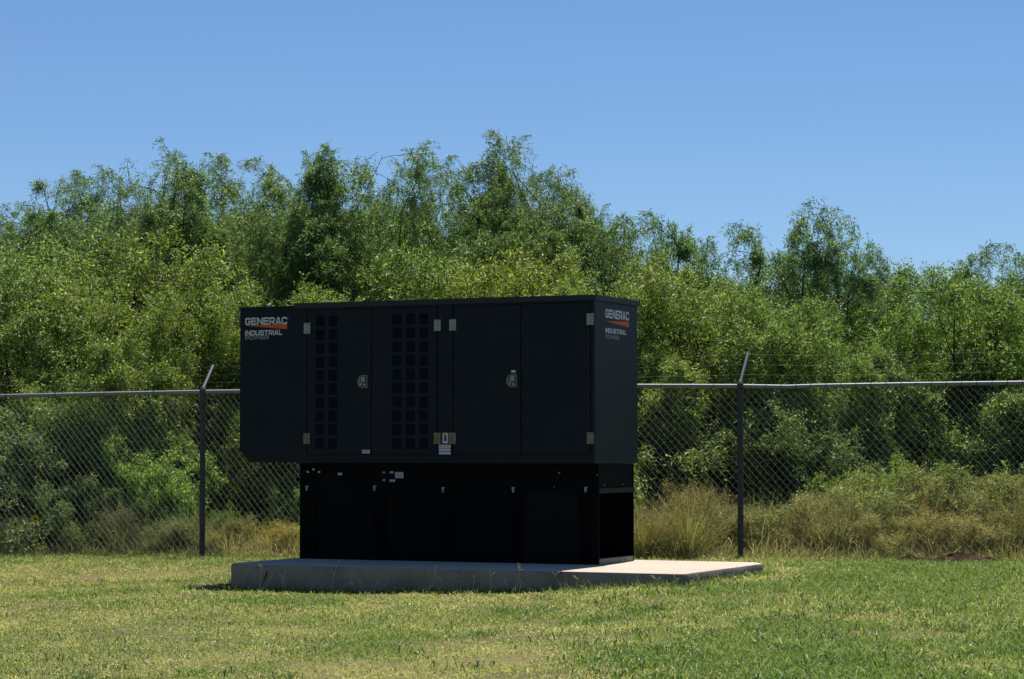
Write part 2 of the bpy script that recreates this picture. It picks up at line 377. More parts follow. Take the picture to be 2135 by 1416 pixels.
    sticker(755, 938, 771, 945.5, parent=d1, name='data_label', bits=[(.1, .3, .9, .42, 1), (.1, .6, .7, .7, 1)])
    sticker(922.5, 902.5, 934.5, 924.5, bits=[(0, 0, 1, .12, 2), (.35, .2, .65, .42, 1), (.28, .42, .72, .78, 1)])
    sticker(915, 926.5, 939.5, 947.5, bits=[(0, 0, 1, .06, 3), (.12, .12, .25, .24, 3), (.42, .12, .56, .24, 3), (.72, .12, .85, .24, 3), (0, .36, 1, .42, 1), (0, .68, 1, .75, 1)])
    sticker(1066, 772, 1075, 777, parent=d3, name='data_label')
    # lettering on the hood and on the right-hand side panel
    F = lambda a, z, h: (a, .0035 - h, z)
    def row(px0, px1, py0, py1): x0, z1 = fr(px0, py0); x1, z0 = fr(px1, py1); return x0, x1, z0, z1
    lettering('lettering', 'GENERAC', *row(511, 598.5, 663, 676), F, M['letter'], hood, .22)
    lettering('lettering', 'INDUSTRIAL', *row(511, 588, 689.5, 698.3), F, M['letter'], hood, .22)
    lettering('lettering', 'POWER', *row(511, 560, 700.3, 707.5), F, M['lettergrey'], hood, .20)
    x0, x1, z0, z1 = row(514, 598.5, 677.3, 686.5); m = MB(); m.prism([(x0, z1 - .012), (x1, z0), (x1, z1)], F, 0, .002); m.build('logo_wedge', M['orange'], hood)
    x0, z0 = fr(601, 662.5); m = MB()
    for k in range(8):
        a, b = 2 * PI * k / 8, 2 * PI * (k + 1) / 8
        m.prism([(x0 + math.cos(a) * .006, z0 + math.sin(a) * .006), (x0 + math.cos(b) * .006, z0 + math.sin(b) * .006), (x0 + math.cos(b) * .004, z0 + math.sin(b) * .004), (x0 + math.cos(a) * .004, z0 + math.sin(a) * .004)], F, 0, .0015)
    m.build('trademark_ring', M['lettergrey'], hood)
    S = lambda a, z, h: (h + .0003, a, z)
    ya = si(1262, 660)[0]; yb = si(1311, 660)[0]
    z1, z0 = si(1262, 644.0)[1], si(1262, 662.5)[1]
    lettering('lettering', 'GENERAC', ya, yb, z0, z1, S, M['letter'], side, .22)
    z1, z0 = si(1262, 683.5)[1], si(1262, 693.8)[1]
    lettering('lettering', 'INDUSTRIAL', ya, si(1305.5, 690)[0], z0, z1, S, M['letter'], side, .22)
    z1, z0 = si(1262, 697.5)[1], si(1262, 705.5)[1]
    lettering('lettering', 'POWER', ya, si(1290, 700)[0], z0, z1, S, M['lettergrey'], side, .17)
    z1 = si(1262, 668.3)[1]; m = MB(); m.prism([(ya + .02, z1 - .006), (yb, si(1311, 683)[1]), (yb, si(1311, 670.5)[1])], S, 0, .002); m.build('logo_wedge', M['orange'], side)
    x0, z0 = si(1314, 650); 
    # base tank
    y0, y1 = INS, W_ - INS; zt = ZB - .003; tx = fr(625, 1100, INS)[0]; zl = si(1285, 1027, -.01)[1]; rec = .32
    m = MB()
    m.box(tx, -rec, y0, y1, 0.001, zt)
    m.box(-rec, 0, y0, y0 + .012, .001, zt); m.box(-rec, 0, y1 - .012, y1, .001, zt); m.box(-rec, -.006, y0 + .012, y1 - .012, zl, zt)
    tank = m.build('base_tank', M['tank'], root)
    m = MB(); m.box(-.035, -.003, y0 + .013, y1 - .013, .002, .052); m.box(-.035, -.031, y0 + .013, y1 - .013, .052, .056); m.build('end_sill', M['strip'], tank)
    m = MB(); m.box(-.005, .006, y0 + .002, y1 - .002, zl - .002, zl + .045); m.build('end_rail', M['steel'], tank)
    tf = lambda px, py: fr(px, py, INS)
    xa_, za_ = tf(1090, 1030); xb_, _ = tf(1204, 1030); m = MB(); m.box(xa_, xb_, INS - .0015, INS, .003, za_); m.build('cover_panel', M['navy'], tank)
    for px in (648, 790, 933, 1079, 1217):
        xr, zr = tf(px, 1028); xr0 = tf(px - 12 if px > 700 else px - 16, 1100)[0]; xr1 = tf(px + 12, 1100)[0]
        m = MB(); m.box(xr0, xr0 + .035, INS - .014, INS, .002, zr); m.box(xr1 - .035, xr1, INS - .014, INS, .002, zr); m.box(xr0 + .035, xr1 - .035, INS - .006, INS, .002, zr)
        m.build('stiffener', M['rib'], tank)
    m = MB(); xq, zq = tf(1222, 1025); xw, zw = tf(1210, 1173)
    m.tube([(xq, INS - .034, zq), (xw, INS - .034, .01)], .004, 6); m.build('vent_tube', M['tank'], tank)
    for (px, py) in ((641, 1017), (782, 1017), (925, 1020), (1071, 1020), (1222, 1020)):
        x, z = tf(px, py); m = MB()
        m.box(x - .016, x + .016, INS - .012, INS, z + .008, z + .020); m.tube([(x, INS - .022, z), (x, INS, z)], .012, 8); m.box(x - .007, x + .007, INS - .02, INS, z - .032, z - .012)
        m.build('lifting_bolt', M['latch'], tank)
    for (px, py, r) in ((643, 984, .011), (655, 978.5, .011), (666.5, 984, .011), (1167, 986, .009), (1156.5, 1015, .005), (1246, 990, .004)):
        x, z = tf(px, py); m = MB(); m.tube([(x, INS - .018, z), (x, INS, z)], r, 8); m.tube([(x, INS - .024, z), (x, INS - .018, z)], r * .6, 8); m.build('fitting', M['letter'] if px < 1000 else M['latch'], tank)
    for (px, py) in ((802, 985), (802, 1001)):
        x, z = tf(px, py); m = MB(); m.tube([(x, INS - .02, z), (x, INS, z)], .013, 10); m.box(x - .004, x + .004, INS - .026, INS - .02, z - .01, z + .01); m.build('gauge', M['lettergrey'], tank)
    for b in ((704.5, 986, 713, 990.8), (812.5, 983, 820.5, 987), (812.5, 1000, 823.5, 1004.5)): sticker(*b, yl=INS, parent=tank, name='port_label', bits=[(.15, .35, .85, .6, 1)])
    sticker(824, 984.5, 841, 997, yl=INS, parent=tank, name='data_label', bits=[(.08, .1 + .15 * k, .9, .15 + .15 * k, 1) for k in range(6)])
    for (px, py) in ((1259, 1011), (1298, 1010)):
        y, z = si(px, py, -.006); m = MB(); m.tube([(-.006, y, z), (.004, y, z)], .006, 6); m.build('side_bolt', M['latch'], tank)
make_generator()

# ------------------------------------------------------------------ chain-link fence
def make_fence():
    PL = ground(421, 1162); PR = ground(1545, 1168); dv = PR - PL; ln = np.linalg.norm(dv); u = dv / ln
    root = empty('chain_link_fence', (PL[0], PL[1], 0)); tag(root, 'galvanised chain link fence with round posts and a top rail, running behind the generator', 'fence')
    nrm = np.array([-u[1], u[0], 0])
    T = lambda s, z, off=0: np.array([u[0] * s + nrm[0] * off, u[1] * s + nrm[1] * off, z])   # relative to the root
    def hit(px, py, off=0):                # pixel on the fence plane -> s, z
        d = ray(px, py); o = np.array([0, 0, CAM_H]) - np.array([PL[0], PL[1], 0]); t = (off - o @ nrm) / (d @ nrm); p = o + d * t; return p @ u, p[2]
    rail = [hit(-900, 842), hit(-260, 834), hit(0, 826), hit(200, 821.5), hit(421, 817), hit(498, 816), hit(1328, 804.5), hit(1545, 805), hit(1640, 806.5), hit(1700, 804.5), hit(1900, 801), hit(2135, 798), hit(2400, 794), hit(3000, 786)]
    s_ = [r[0] for r in rail]; z_ = [r[1] for r in rail]; ztop = lambda s: float(np.interp(s, s_, z_))
    for (s, nm) in ((0, 'l'), (ln, 'r'), (s_[0] - .02, 'x'), (s_[-1] + .02, 'y')):
        zt = ztop(s) + .01; m = MB(); lean = .02 if nm == 'r' else -.01
        m.tube([T(s - lean * .3, -.3), T(s, zt - .06)], .034, 14); m.tube([T(s, zt - .13), T(s, zt + .02), T(s, zt + .045)], [.039, .039, .022], 14)
        for zz in (zt * .25, zt * .5, zt * .75): m.tube([T(s, zz - .006), T(s, zz + .006)], .0365, 14)
        p = m.build('post', M['post'], root, smooth=False)
        if nm in 'lr':
            tip = {'l': hit(444.5, 762, .28), 'r': hit(1560, 735, .28)}[nm]
            a = T(s, zt + .03, .01); b = T(tip[0], tip[1], .28)
            # the arm leans outwards behind the fence
            m = MB(); m.tube([a, a + (b - a) * .08, a + (b - a) * .08, b], [.022, .022, .017, .017], 10)
            m.build('barb_arm', M['galv'], p)
    m = MB(); m.tube([T(s, z) for s, z in zip(s_, z_)], .023, 12); tr = m.build('top_rail', M['galv'], root, smooth=True)
    # tie wires
    s = s_[0] + .1
    m = MB(); m.tube([u * .002 * k + nrm * (-math.cos(a) * .026) + np.array([0, 0, math.sin(a) * .026]) for k, a in enumerate(np.linspace(-2.4, 2.9, 10))], .0032, 4)
    proto = None
    while s < s_[-1]:
        if proto is None: o = proto = m.build('tie_wire', M['darkmetal'], tr)
        else: o = proto.copy(); COL.objects.link(o); o.parent = tr
        o.location = T(s, ztop(s)); s += .17 if s > ln else .6
    # woven mesh: each picket a zigzag wire
    m = MB(); s = s_[0]; i = 0; rs = random.Random(3)
    while s < s_[-1]:
        wd = .074 if s < ln * .45 else .088; hd = .098; zt = ztop(s) + .035; hw = wd / 2
        pts = []; k = 0; z = zt; sway = rs.uniform(-.002, .002)
        while z > .015:
            left = (k % 2 == 0); o_ = .004 if left else -.004
            bul = .012 * math.sin(s * 1.7) * math.sin(PI * z / zt)
            pts.append(T(s + sway + (-hw * .53 if left else hw * .53), z, o_ + bul)); k += 1; z -= hd / 2
        m.tube(pts, .0015, 4, cap=False)
        s += hw if True else wd; i += 1
        # next picket mirrors this one
        pts = []; k = 1; z = zt; s2 = s
        while z > .015:
            left = (k % 2 == 0); o_ = .004 if left else -.004
            bul = .012 * math.sin(s2 * 1.7) * math.sin(PI * z / zt)
            pts.append(T(s2 + (-hw * .53 if left else hw * .53) , z, o_ + bul)); k += 1; z -= hd / 2
        m.tube(pts, .0015, 4, cap=False); s += hw
    m.build('wire_mesh', M['wire'], root)
    # barbed strands through the arms
    def strand(f, sag, r=.0007):
        pts = []
        aL = np.array([T(0, ztop(0) + .03, .01), T(hit(444.5, 762, .28)[0], hit(444.5, 762, .28)[1], .28)])
        aR = np.array([T(ln, ztop(ln) + .03, .01), T(hit(1560, 735, .28)[0], hit(1560, 735, .28)[1], .28)])
        a = aL[0] + (aL[1] - aL[0]) * f; b = aR[0] + (aR[1] - aR[0]) * f; m_ = MB()
        L = a + (a - b) * .6; L[2] = a[2] - .03; Rr = b + (b - a) * .45; Rr[2] = b[2] + .02
        for (p, q) in ((L, a), (a, b), (b, Rr)):
            seg = [p + (q - p) * t - np.array([0, 0, sag * 4 * t * (1 - t)]) for t in np.linspace(0, 1, 12)]
            m_.tube(seg, r, 4, cap=False)
            n = int(np.linalg.norm(q - p) / .13)
            for k in range(n):
                t = (k + .5) / n; c = p + (q - p) * t - np.array([0, 0, sag * 4 * t * (1 - t)]); dd = np.array([rs.uniform(-.4, .4), rs.uniform(-1, 1), rs.uniform(-1, 1)]); dd = dd / np.linalg.norm(dd) * .018
                m_.tube([c - dd, c + dd], .0008, 3)
        m_.build('barbed_wire', M['barb'], root)
    strand(.28, .015); strand(.60, .02); strand(.93, .018)
make_fence()

# ------------------------------------------------------------------ foliage
def unit(a): return a / (np.linalg.norm(a, axis=-1, keepdims=True) + 1e-9)
def leaf_quads(P, Dir, ln, wd, rng):
    """rhombic leaves: P (n,3) bases, Dir (n,3) unit directions"""
    n = len(P); r = unit(rng.normal(size=(n, 3))); side = unit(np.cross(Dir, r))
    l = ln * rng.uniform(.65, 1.25, (n, 1)); w_ = wd * rng.uniform(.7, 1.25, (n, 1)) / 2
    mid = P + Dir * l * .45
    return np.stack([P, mid + side * w_, P + Dir * l, mid - side * w_], 1)
def palette(n, rng, cols, jit=.16):
    cols = np.array(cols); i = rng.integers(0, len(cols), n); j = rng.random((n, 1)); k = rng.integers(0, len(cols), n)
    c = cols[i] * (.5 + .5 * j) + cols[k] * (.5 - .5 * j); return np.clip(c * (1 + rng.normal(size=(n, 1)) * jit), .004, .9)

def grow(seed, H, stems, spread, lv, kids, droop, leaf, per_node, low=0.25, up=.35, twig_nodes=12, frond=.13, inner=1, env=None):
    """returns branch MB, leaf quads, colours.  H tree height."""
    rng = np.random.default_rng(seed); mb = MB(); nodes = []; ndirs = []
    ph = rng.uniform(0, 6, 6)
    def outside(p):
        if env is None: return False
        rad, zc, zr = env; az = math.atan2(p[1], p[0]); u = p[2] / H
        k = 1 + .16 * math.sin(2 * az + 5 * u + ph[0]) + .13 * math.sin(3 * az - 7 * u + ph[1]) + .09 * math.sin(5 * az + 11 * u + ph[2])
        return ((p[0] ** 2 + p[1] ** 2) / (rad * H * k) ** 2 + ((u - zc) / (zr * (1 + .10 * math.sin(3 * az + ph[3])))) ** 2 > 1) and u > .3
    def branch(p, d, ln, r, level):
        n = 7 if level < lv else 6; pts = [p]; dd = d.copy(); seg = ln / n
        for i in range(n):
            dd = dd + rng.normal(size=3) * (.17 if level else .10)
            dd[2] += (up * .14 if level < lv - 1 else -droop * .12) ; dd = unit(dd); p = p + dd * seg; 
            if p[2] < .15: p[2] = .15
            if i and outside(p) and rng.random() < .8: break
            pts.append(p)
        n = len(pts) - 1
        if n < 1: return
        rad = [max(r * (1 - .75 * i / n), .0035) for i in range(n + 1)]
        mb.tube(pts, rad, 7 if level == 0 else (5 if level == 1 else 3), cap=False)
        if level < lv:
            k = kids[level]
            for j in range(k):
                t = low + (1.02 - low) * (j + rng.random()) / k if level == 0 else .2 + .8 * (j + rng.random()) / k
                t = min(t, 1); x = t * n; i = min(int(x), n - 1); q = pts[i] + (pts[i + 1] - pts[i]) * (x - i)
                base = unit(pts[i + 1] - pts[i]); a = unit(np.cross(base, rng.normal(size=3))); ang = rng.uniform(.45, 1.05)
                nd = unit(base * math.cos(ang) + a * math.sin(ang))
                if level == 0: nd = unit(nd + np.array([q[0], q[1], 0]) * .35 / H)
                branch(q, nd, ln * rng.uniform(.42, .68) * (1.15 - .45 * t), rad[i] * .6, level + 1)
            if level >= lv - 1 and inner and len(pts) > 4: addn(pts[3:], dd)
        else: addn(pts, dd)
    def addn(pts, dd):
        k = len(pts) - 1
        for _ in range(twig_nodes):
            x = rng.random() ** .8 * k; i = min(int(x), k - 1); nodes.append(pts[i] + (pts[i + 1] - pts[i]) * (x - i)); ndirs.append(unit(pts[i + 1] - pts[i]))
    for s_ in range(stems):
        az = 2 * PI * (s_ + rng.random() * .7) / stems; lean = rng.uniform(.12, 1) * spread
        d = unit(np.array([math.cos(az) * lean, math.sin(az) * lean, 1.0]))
        p = np.array([math.cos(az) * .12, math.sin(az) * .12, -.15])
        branch(p, d, H * rng.uniform(.62, .86) / (1 + lean * .15), .011 * H * rng.uniform(.8, 1.2), 0)
    N = np.array(nodes); ND = np.array(ndirs); n = len(N)
    # fronds: a drooping rachis with leaflets
    rd = unit(rng.normal(size=(n, 3)) * .8 + ND * .5 + np.array([0, 0, -.55 * droop]))
    K = per_node; t = np.tile(np.linspace(.1, 1, K), (n, 1))[..., None]
    fl = frond * rng.uniform(.6, 1.3, (n, 1, 1))
    P = N[:, None, :] + rd[:, None, :] * t * fl + np.array([0, 0, -1.]) * (t ** 2) * fl * .35 * droop
    sidev = unit(np.cross(rd, rng.normal(size=(n, 3))))[:, None, :] * np.where(np.arange(K) % 2, 1, -1)[None, :, None]
    LD = unit(rd[:, None, :] * .7 + sidev + rng.normal(size=(n, K, 3)) * .35 + np.array([0, 0, -.25 * droop]))
    P = P.reshape(-1, 3) + rng.normal(size=(n * K, 3)) * .008; LD = LD.reshape(-1, 3)
    Q = leaf_quads(P, LD, leaf[0], leaf[1], rng)
    cn = np.repeat(rng.normal(size=n) * .10, K)
    return mb, Q, cn, rng

class Proto: pass
def make_proto(kind, seed, H, stems, spread, lv, kids, droop, leaf, per_node, cols, mat='leaf', **kw):
    mb, Q, cn, rng = grow(seed, H, stems, spread, lv, kids, droop, leaf, per_node, **kw)
    C = palette(len(Q), rng, cols, .2) * (1 + cn[:, None])
    p = Proto(); p.H = float(np.percentile(Q[:, :, 2], 99.9)); p.kind = kind
    zc = Q[:, 0, 2]; k_ = zc > np.percentile(zc, 98.5); p.pk = Q[k_, 0, :2].mean(0)     # where the crown is highest
    # meshes are made once and shared by every copy
    t = mb.build('trunk', M['bark']); c = quad_object('crown', Q, np.clip(C, .003, .9), M[mat])
    p.tm, p.cm = t.data, c.data; bpy.data.objects.remove(t); bpy.data.objects.remove(c)
    return p
G1 = [(.095, .190, .036), (.130, .225, .046), (.19, .265, .085), (.055, .112, .026), (.38, .44, .27)]
G2 = [(.125, .195, .034), (.19, .25, .046), (.062, .115, .026), (.38, .43, .20)]
G3 = [(.070, .115, .030), (.12, .165, .045), (.032, .058, .018), (.27, .31, .16)]
G4 = [(.36, .33, .14), (.26, .27, .09), (.16, .20, .06), (.52, .48, .27), (.14, .12, .06)]
P_ = {}
P_['m1'] = make_proto('mesquite_tree', 1, 6, 6, .50, 3, (10, 6, 5), .9, (.050, .0135), 9, G1, twig_nodes=12, inner=0, env=(.29, .52, .47), up=.3)
P_['m2'] = make_proto('mesquite_tree', 2, 6, 6, .42, 3, (10, 6, 5), 1.0, (.050, .0135), 9, G1, twig_nodes=12, inner=0, env=(.24, .52, .47), up=.3)
P_['m3'] = make_proto('mesquite_tree', 7, 6, 6, .55, 3, (10, 6, 5), 1.0, (.050, .0135), 9, G1, twig_nodes=12, inner=0, env=(.30, .50, .48), up=.3)
P_['s1'] = make_proto('mesquite_tree', 9, 5, 5, .45, 3, (7, 5, 4), 1.0, (.052, .014), 9, G1, twig_nodes=17, inner=0, env=(.24, .5, .5))      # sparse
P_['s2'] = make_proto('mesquite_tree', 15, 5, 4, .35, 3, (7, 5, 4), 1.0, (.052, .014), 9, G1, twig_nodes=17, inner=0, env=(.18, .5, .5))
P_['b1'] = make_proto('huisache_bush', 21, 3.4, 8, .75, 2, (8, 9), .6, (.046, .015), 9, G2, twig_nodes=27, low=.30, frond=.17, env=(.44, .45, .52))
P_['b2'] = make_proto('huisache_bush', 22, 3.4, 9, .6, 2, (8, 9), .7, (.046, .015), 9, G2, twig_nodes=25, low=.30, frond=.17, env=(.40, .45, .52))
P_['b3'] = make_proto('huisache_bush', 23, 3.4, 9, .7, 2, (8, 8), .7, (.055, .020), 8, G2, twig_nodes=22, low=.04, frond=.17, env=(.44, .45, .52))
P_['u1'] = make_proto('brush_shrub', 31, 1.9, 9, .9, 2, (6, 6), .3, (.038, .018), 8, G3, twig_nodes=17, low=.05, frond=.13)
P_['u2'] = make_proto('brush_shrub', 32, 1.9, 8, .8, 2, (6, 6), .4, (.038, .017), 8, G3, twig_nodes=17, low=.05, frond=.13)
P_['d1'] = make_proto('dry_weed_clump', 41, 1.0, 18, .85, 2, (4, 4), .1, (.062, .0085), 6, G4, mat='dry', twig_nodes=10, low=.1, up=.6, frond=.14)
P_['d2'] = make_proto('dry_weed_clump', 42, 1.0, 16, 1.1, 2, (4, 4), .1, (.055, .009), 6, G4, mat='dry', twig_nodes=10, low=.1, up=.5, frond=.14)

def tuft_proto(seed):
    rng = np.random.default_rng(seed); n = 420; az = rng.uniform(0, 2 * PI, n); r0 = rng.random(n) ** .5 * .22; ln = rng.uniform(.35, 1.0, n); lean = rng.uniform(.05, .75, n) ** 1.2
    d = np.stack([np.cos(az), np.sin(az), np.zeros(n)], 1); sd_ = unit(np.cross(d, rng.normal(size=(n, 3)))); Q = []; C0 = palette(n, rng, G4 + [(.22, .25, .09), (.5, .46, .24)], .2); C = []
    b = d * r0[:, None] * rng.random((n, 1)); b[:, 2] = -.02
    prev = b; pw = .0075
    for k in range(1, 5):
        t = k / 4; a = lean * (.4 + 1.3 * t); nx = prev + (np.array([0, 0, 1.]) * np.cos(a)[:, None] + d * np.sin(a)[:, None]) * (ln / 4)[:, None] + rng.normal(size=(n, 3)) * .008
        w1 = pw * (1 - t * .75); w0 = pw * (1 - (t - .25) * .75); Q.append(np.stack([prev - sd_ * w0 / 2, prev + sd_ * w0 / 2, nx + sd_ * w1 / 2, nx - sd_ * w1 / 2], 1)); C.append(C0 * (.9 + .2 * t)); prev = nx
    # seed heads and small leaves on the upper stems
    m_ = 900; i = rng.integers(0, n, m_); P = prev[i] - np.array([0, 0, 1.]) * rng.random((m_, 1)) * .3 + rng.normal(size=(m_, 3)) * .02
    Q.append(leaf_quads(P, unit(rng.normal(size=(m_, 3)) + np.array([0, 0, .5])), .05, .008, rng)); C.append(palette(m_, rng, G4, .25))
    Q = np.concatenate(Q); C = np.concatenate(C); p = Proto(); p.kind = 'tall_grass_tuft'; p.H = float(np.percentile(Q[:, :, 2], 99.7)); p.tm = None
    c = quad_object('blades', Q, np.clip(C, .01, .9), M['dry']); p.cm = c.data; bpy.data.objects.remove(c); return p
P_['g1'] = tuft_proto(51); P_['g2'] = tuft_proto(52)

def plant(proto, px, top_y, Y, width, label, group, tint=(1, 1, 1), rz=0, base_z=0.0, cat=None):
    """one plant whose top reaches the photograph's top_y when seen at distance Y"""
    p = P_[proto]; top = at(px, top_y, Y); s = (top[2] - base_z) / p.H
    pk = getattr(p, 'pk', (0, 0)); o = empty(p.kind, (top[0] - s * width * (pk[0] * math.cos(rz) - pk[1] * math.sin(rz)), Y, base_z), rz); o.scale = (s * width, s * width, s)
    if p.tm is not None: t = bpy.data.objects.new('trunk', p.tm); COL.objects.link(t); t.parent = o
    c = bpy.data.objects.new('crown' if p.tm is not None else 'blades', p.cm); COL.objects.link(c); c.parent = o; c.color = (*tint, 1)
    tag(o, label, cat or {'mesquite_tree': 'tree', 'huisache_bush': 'bush', 'brush_shrub': 'shrub', 'dry_weed_clump': 'weeds', 'tall_grass_tuft': 'grass tuft'}[p.kind], group)
    return o
GT = 'mesquite trees along the skyline'; GB = 'yellow green bushes in front of the trees'; GS = 'shrubs growing behind the chain link fence'; GW = 'dry weeds at the foot of the fence'
TREES = [
 ('m1', 35, 425, 38, 1.15, 'mesquite at the left edge of the photo, its rounded top lowest of the left group', (.92, 1, 1.15), .3),
 ('m2', 150, 358, 39, .95, 'slim topped mesquite standing between the left edge and the gap of sky', (.92, 1, 1.2), 1.3),
 ('m3', 245, 372, 40, .80, 'mesquite with a flat leafy top just left of the gap of sky', (.95, 1, 1.1), 2.6),
 ('m1', 350, 342, 38, .95, 'broad mesquite rising directly above the left fence post', (.98, 1, 1.0), 4.4),
 ('m2', 450, 322, 40, 1.0, 'tall bushy mesquite with a ragged crown left of the generator hood', (.98, 1, .95), .9),
 ('m3', 560, 345, 39, 1.0, 'mesquite with a smooth even top over the generator hood', (1.05, 1.02, .85), 3.6),
 ('m2', 670, 322, 37.5, .80, 'mesquite with wispy drooping shoots above the left end of the generator roof', (.95, 1, .95), 5.2),
 ('m1', 770, 318, 37, 1.0, 'dark limbed mesquite with a thin upright spire, above the vented doors', (.9, .97, .9), 2.0),
 ('m3', 835, 362, 38.5, .7, 'mesquite on the left side of the notch of sky above the generator', (.9, .97, .95), 1.1),
 ('m1', 985, 322, 37, .72, 'mesquite on the right side of the notch of sky above the generator', (1, 1.02, 1), 5.7),
 ('m2', 1045, 286, 38, .95, 'tallest mesquite of all, its feathery top highest in the photo', (1.02, 1.02, 1), 3.1),
 ('m3', 1150, 372, 37.5, .85, 'mesquite stepping down on the right of the tallest tree', (.98, 1, .95), 4.2),
 ('m2', 1235, 428, 38, .75, 'mesquite above the right front corner of the generator roof', (1, 1.02, .95), 2.3),
 ('s1', 1325, 447, 36, .95, 'thin airy mesquite just right of the generator with blue sky showing through', (.95, 1, 1.1), 1.7),
 ('s2', 1410, 480, 37, .85, 'spindly mesquite with separate leafy tufts, second to the right of the generator', (.92, 1, 1.1), 3.9),
 ('s1', 1500, 478, 36.5, .95, 'spindly mesquite with bare stems over the right fence post', (.9, 1, 1.05), .5),
 ('s1', 1600, 545, 36, .90, 'low feathery mesquite between the right fence post and the lone spire', (1, 1, 1), 2.9),
 ('s2', 1700, 428, 34.5, .95, 'lone spiry mesquite with open dark limbs, tallest on the right side', (.92, 1, 1.1), 5.1),
 ('s2', 1785, 500, 35.5, .85, 'wispy leaning mesquite shoot right beside the lone spire', (.95, 1, 1.15), .2),
 ('m1', 1925, 565, 37, 1.0, 'even topped mesquite between the lone spire and the right edge', (1, 1.03, .95), 1.2),
 ('m2', 2020, 550, 36, 1.0, 'mesquite with a gently rising top near the right edge', (1.02, 1.03, .9), 2.8),
 ('s1', 2095, 517, 36, .90, 'open mesquite with blue sky between its shoots at the right edge', (.95, 1, 1.1), 4.6),
 ('m3', 2200, 520, 38, .95, 'mesquite cut by the right edge of the photo', (.97, 1, .95), .8),
 ('m3', -60, 425, 38, 1.15, 'mesquite cut by the left edge of the photo', (.93, 1, 1), 2.2),
]
for i, (k, px, ty, Y, wd, lab, tint, rz) in enumerate(TREES): plant(k, px, ty, Y, wd, lab, GT, tint, rz)
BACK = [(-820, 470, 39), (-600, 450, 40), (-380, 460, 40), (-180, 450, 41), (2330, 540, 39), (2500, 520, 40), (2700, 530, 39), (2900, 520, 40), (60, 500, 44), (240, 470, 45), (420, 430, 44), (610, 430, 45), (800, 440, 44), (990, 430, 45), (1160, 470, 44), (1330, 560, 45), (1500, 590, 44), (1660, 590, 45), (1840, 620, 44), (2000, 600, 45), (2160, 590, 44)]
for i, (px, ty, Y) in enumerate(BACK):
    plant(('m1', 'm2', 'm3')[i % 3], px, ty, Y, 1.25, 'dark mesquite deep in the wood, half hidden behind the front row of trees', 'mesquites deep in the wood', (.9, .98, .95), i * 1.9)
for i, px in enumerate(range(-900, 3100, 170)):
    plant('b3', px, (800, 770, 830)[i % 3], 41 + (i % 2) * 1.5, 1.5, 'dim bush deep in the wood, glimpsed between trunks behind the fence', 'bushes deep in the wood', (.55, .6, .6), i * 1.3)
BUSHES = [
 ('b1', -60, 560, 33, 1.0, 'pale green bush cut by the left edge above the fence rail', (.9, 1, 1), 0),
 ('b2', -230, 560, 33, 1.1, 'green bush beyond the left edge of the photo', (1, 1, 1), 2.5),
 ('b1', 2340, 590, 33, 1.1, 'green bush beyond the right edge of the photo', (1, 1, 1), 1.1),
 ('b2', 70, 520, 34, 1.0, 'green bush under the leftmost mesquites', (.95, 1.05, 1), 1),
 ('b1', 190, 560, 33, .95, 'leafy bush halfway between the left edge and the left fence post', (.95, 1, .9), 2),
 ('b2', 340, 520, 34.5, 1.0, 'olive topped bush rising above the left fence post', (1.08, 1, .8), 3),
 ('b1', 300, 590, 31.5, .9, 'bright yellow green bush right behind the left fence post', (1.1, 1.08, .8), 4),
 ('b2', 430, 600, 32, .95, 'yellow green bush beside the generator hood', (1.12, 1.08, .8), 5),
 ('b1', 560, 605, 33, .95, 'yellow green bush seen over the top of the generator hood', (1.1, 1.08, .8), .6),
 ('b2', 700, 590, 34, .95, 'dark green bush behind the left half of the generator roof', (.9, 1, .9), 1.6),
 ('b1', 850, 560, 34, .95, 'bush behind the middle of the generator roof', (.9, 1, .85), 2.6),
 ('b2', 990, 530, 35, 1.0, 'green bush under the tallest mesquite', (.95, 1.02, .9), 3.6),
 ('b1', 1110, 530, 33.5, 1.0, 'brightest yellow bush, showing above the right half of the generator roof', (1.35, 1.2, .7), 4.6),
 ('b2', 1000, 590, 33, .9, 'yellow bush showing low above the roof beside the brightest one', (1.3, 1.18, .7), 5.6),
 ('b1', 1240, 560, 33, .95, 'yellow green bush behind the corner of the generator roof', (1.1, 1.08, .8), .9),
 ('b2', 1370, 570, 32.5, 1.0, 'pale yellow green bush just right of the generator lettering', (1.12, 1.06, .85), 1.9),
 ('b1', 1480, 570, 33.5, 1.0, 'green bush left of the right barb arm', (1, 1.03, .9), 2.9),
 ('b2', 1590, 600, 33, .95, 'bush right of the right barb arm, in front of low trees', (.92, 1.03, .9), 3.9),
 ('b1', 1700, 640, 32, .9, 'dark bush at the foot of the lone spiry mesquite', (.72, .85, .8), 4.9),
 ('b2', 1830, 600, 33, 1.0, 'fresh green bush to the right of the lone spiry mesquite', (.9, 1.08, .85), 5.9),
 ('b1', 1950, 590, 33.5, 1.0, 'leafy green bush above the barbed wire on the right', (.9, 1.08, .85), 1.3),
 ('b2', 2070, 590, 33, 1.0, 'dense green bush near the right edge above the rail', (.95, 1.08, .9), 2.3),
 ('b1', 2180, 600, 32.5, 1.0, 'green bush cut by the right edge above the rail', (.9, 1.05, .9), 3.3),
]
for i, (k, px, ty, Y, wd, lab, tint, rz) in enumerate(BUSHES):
    plant(k, px, ty + (-28, 22, 0, -12, 34)[i % 5], Y + (0, 1.2, -.8)[i % 3], wd, lab, GB, tuple(.6 * a + .4 * b for a, b in zip(tint, (.97, 1.04, .92))), rz)
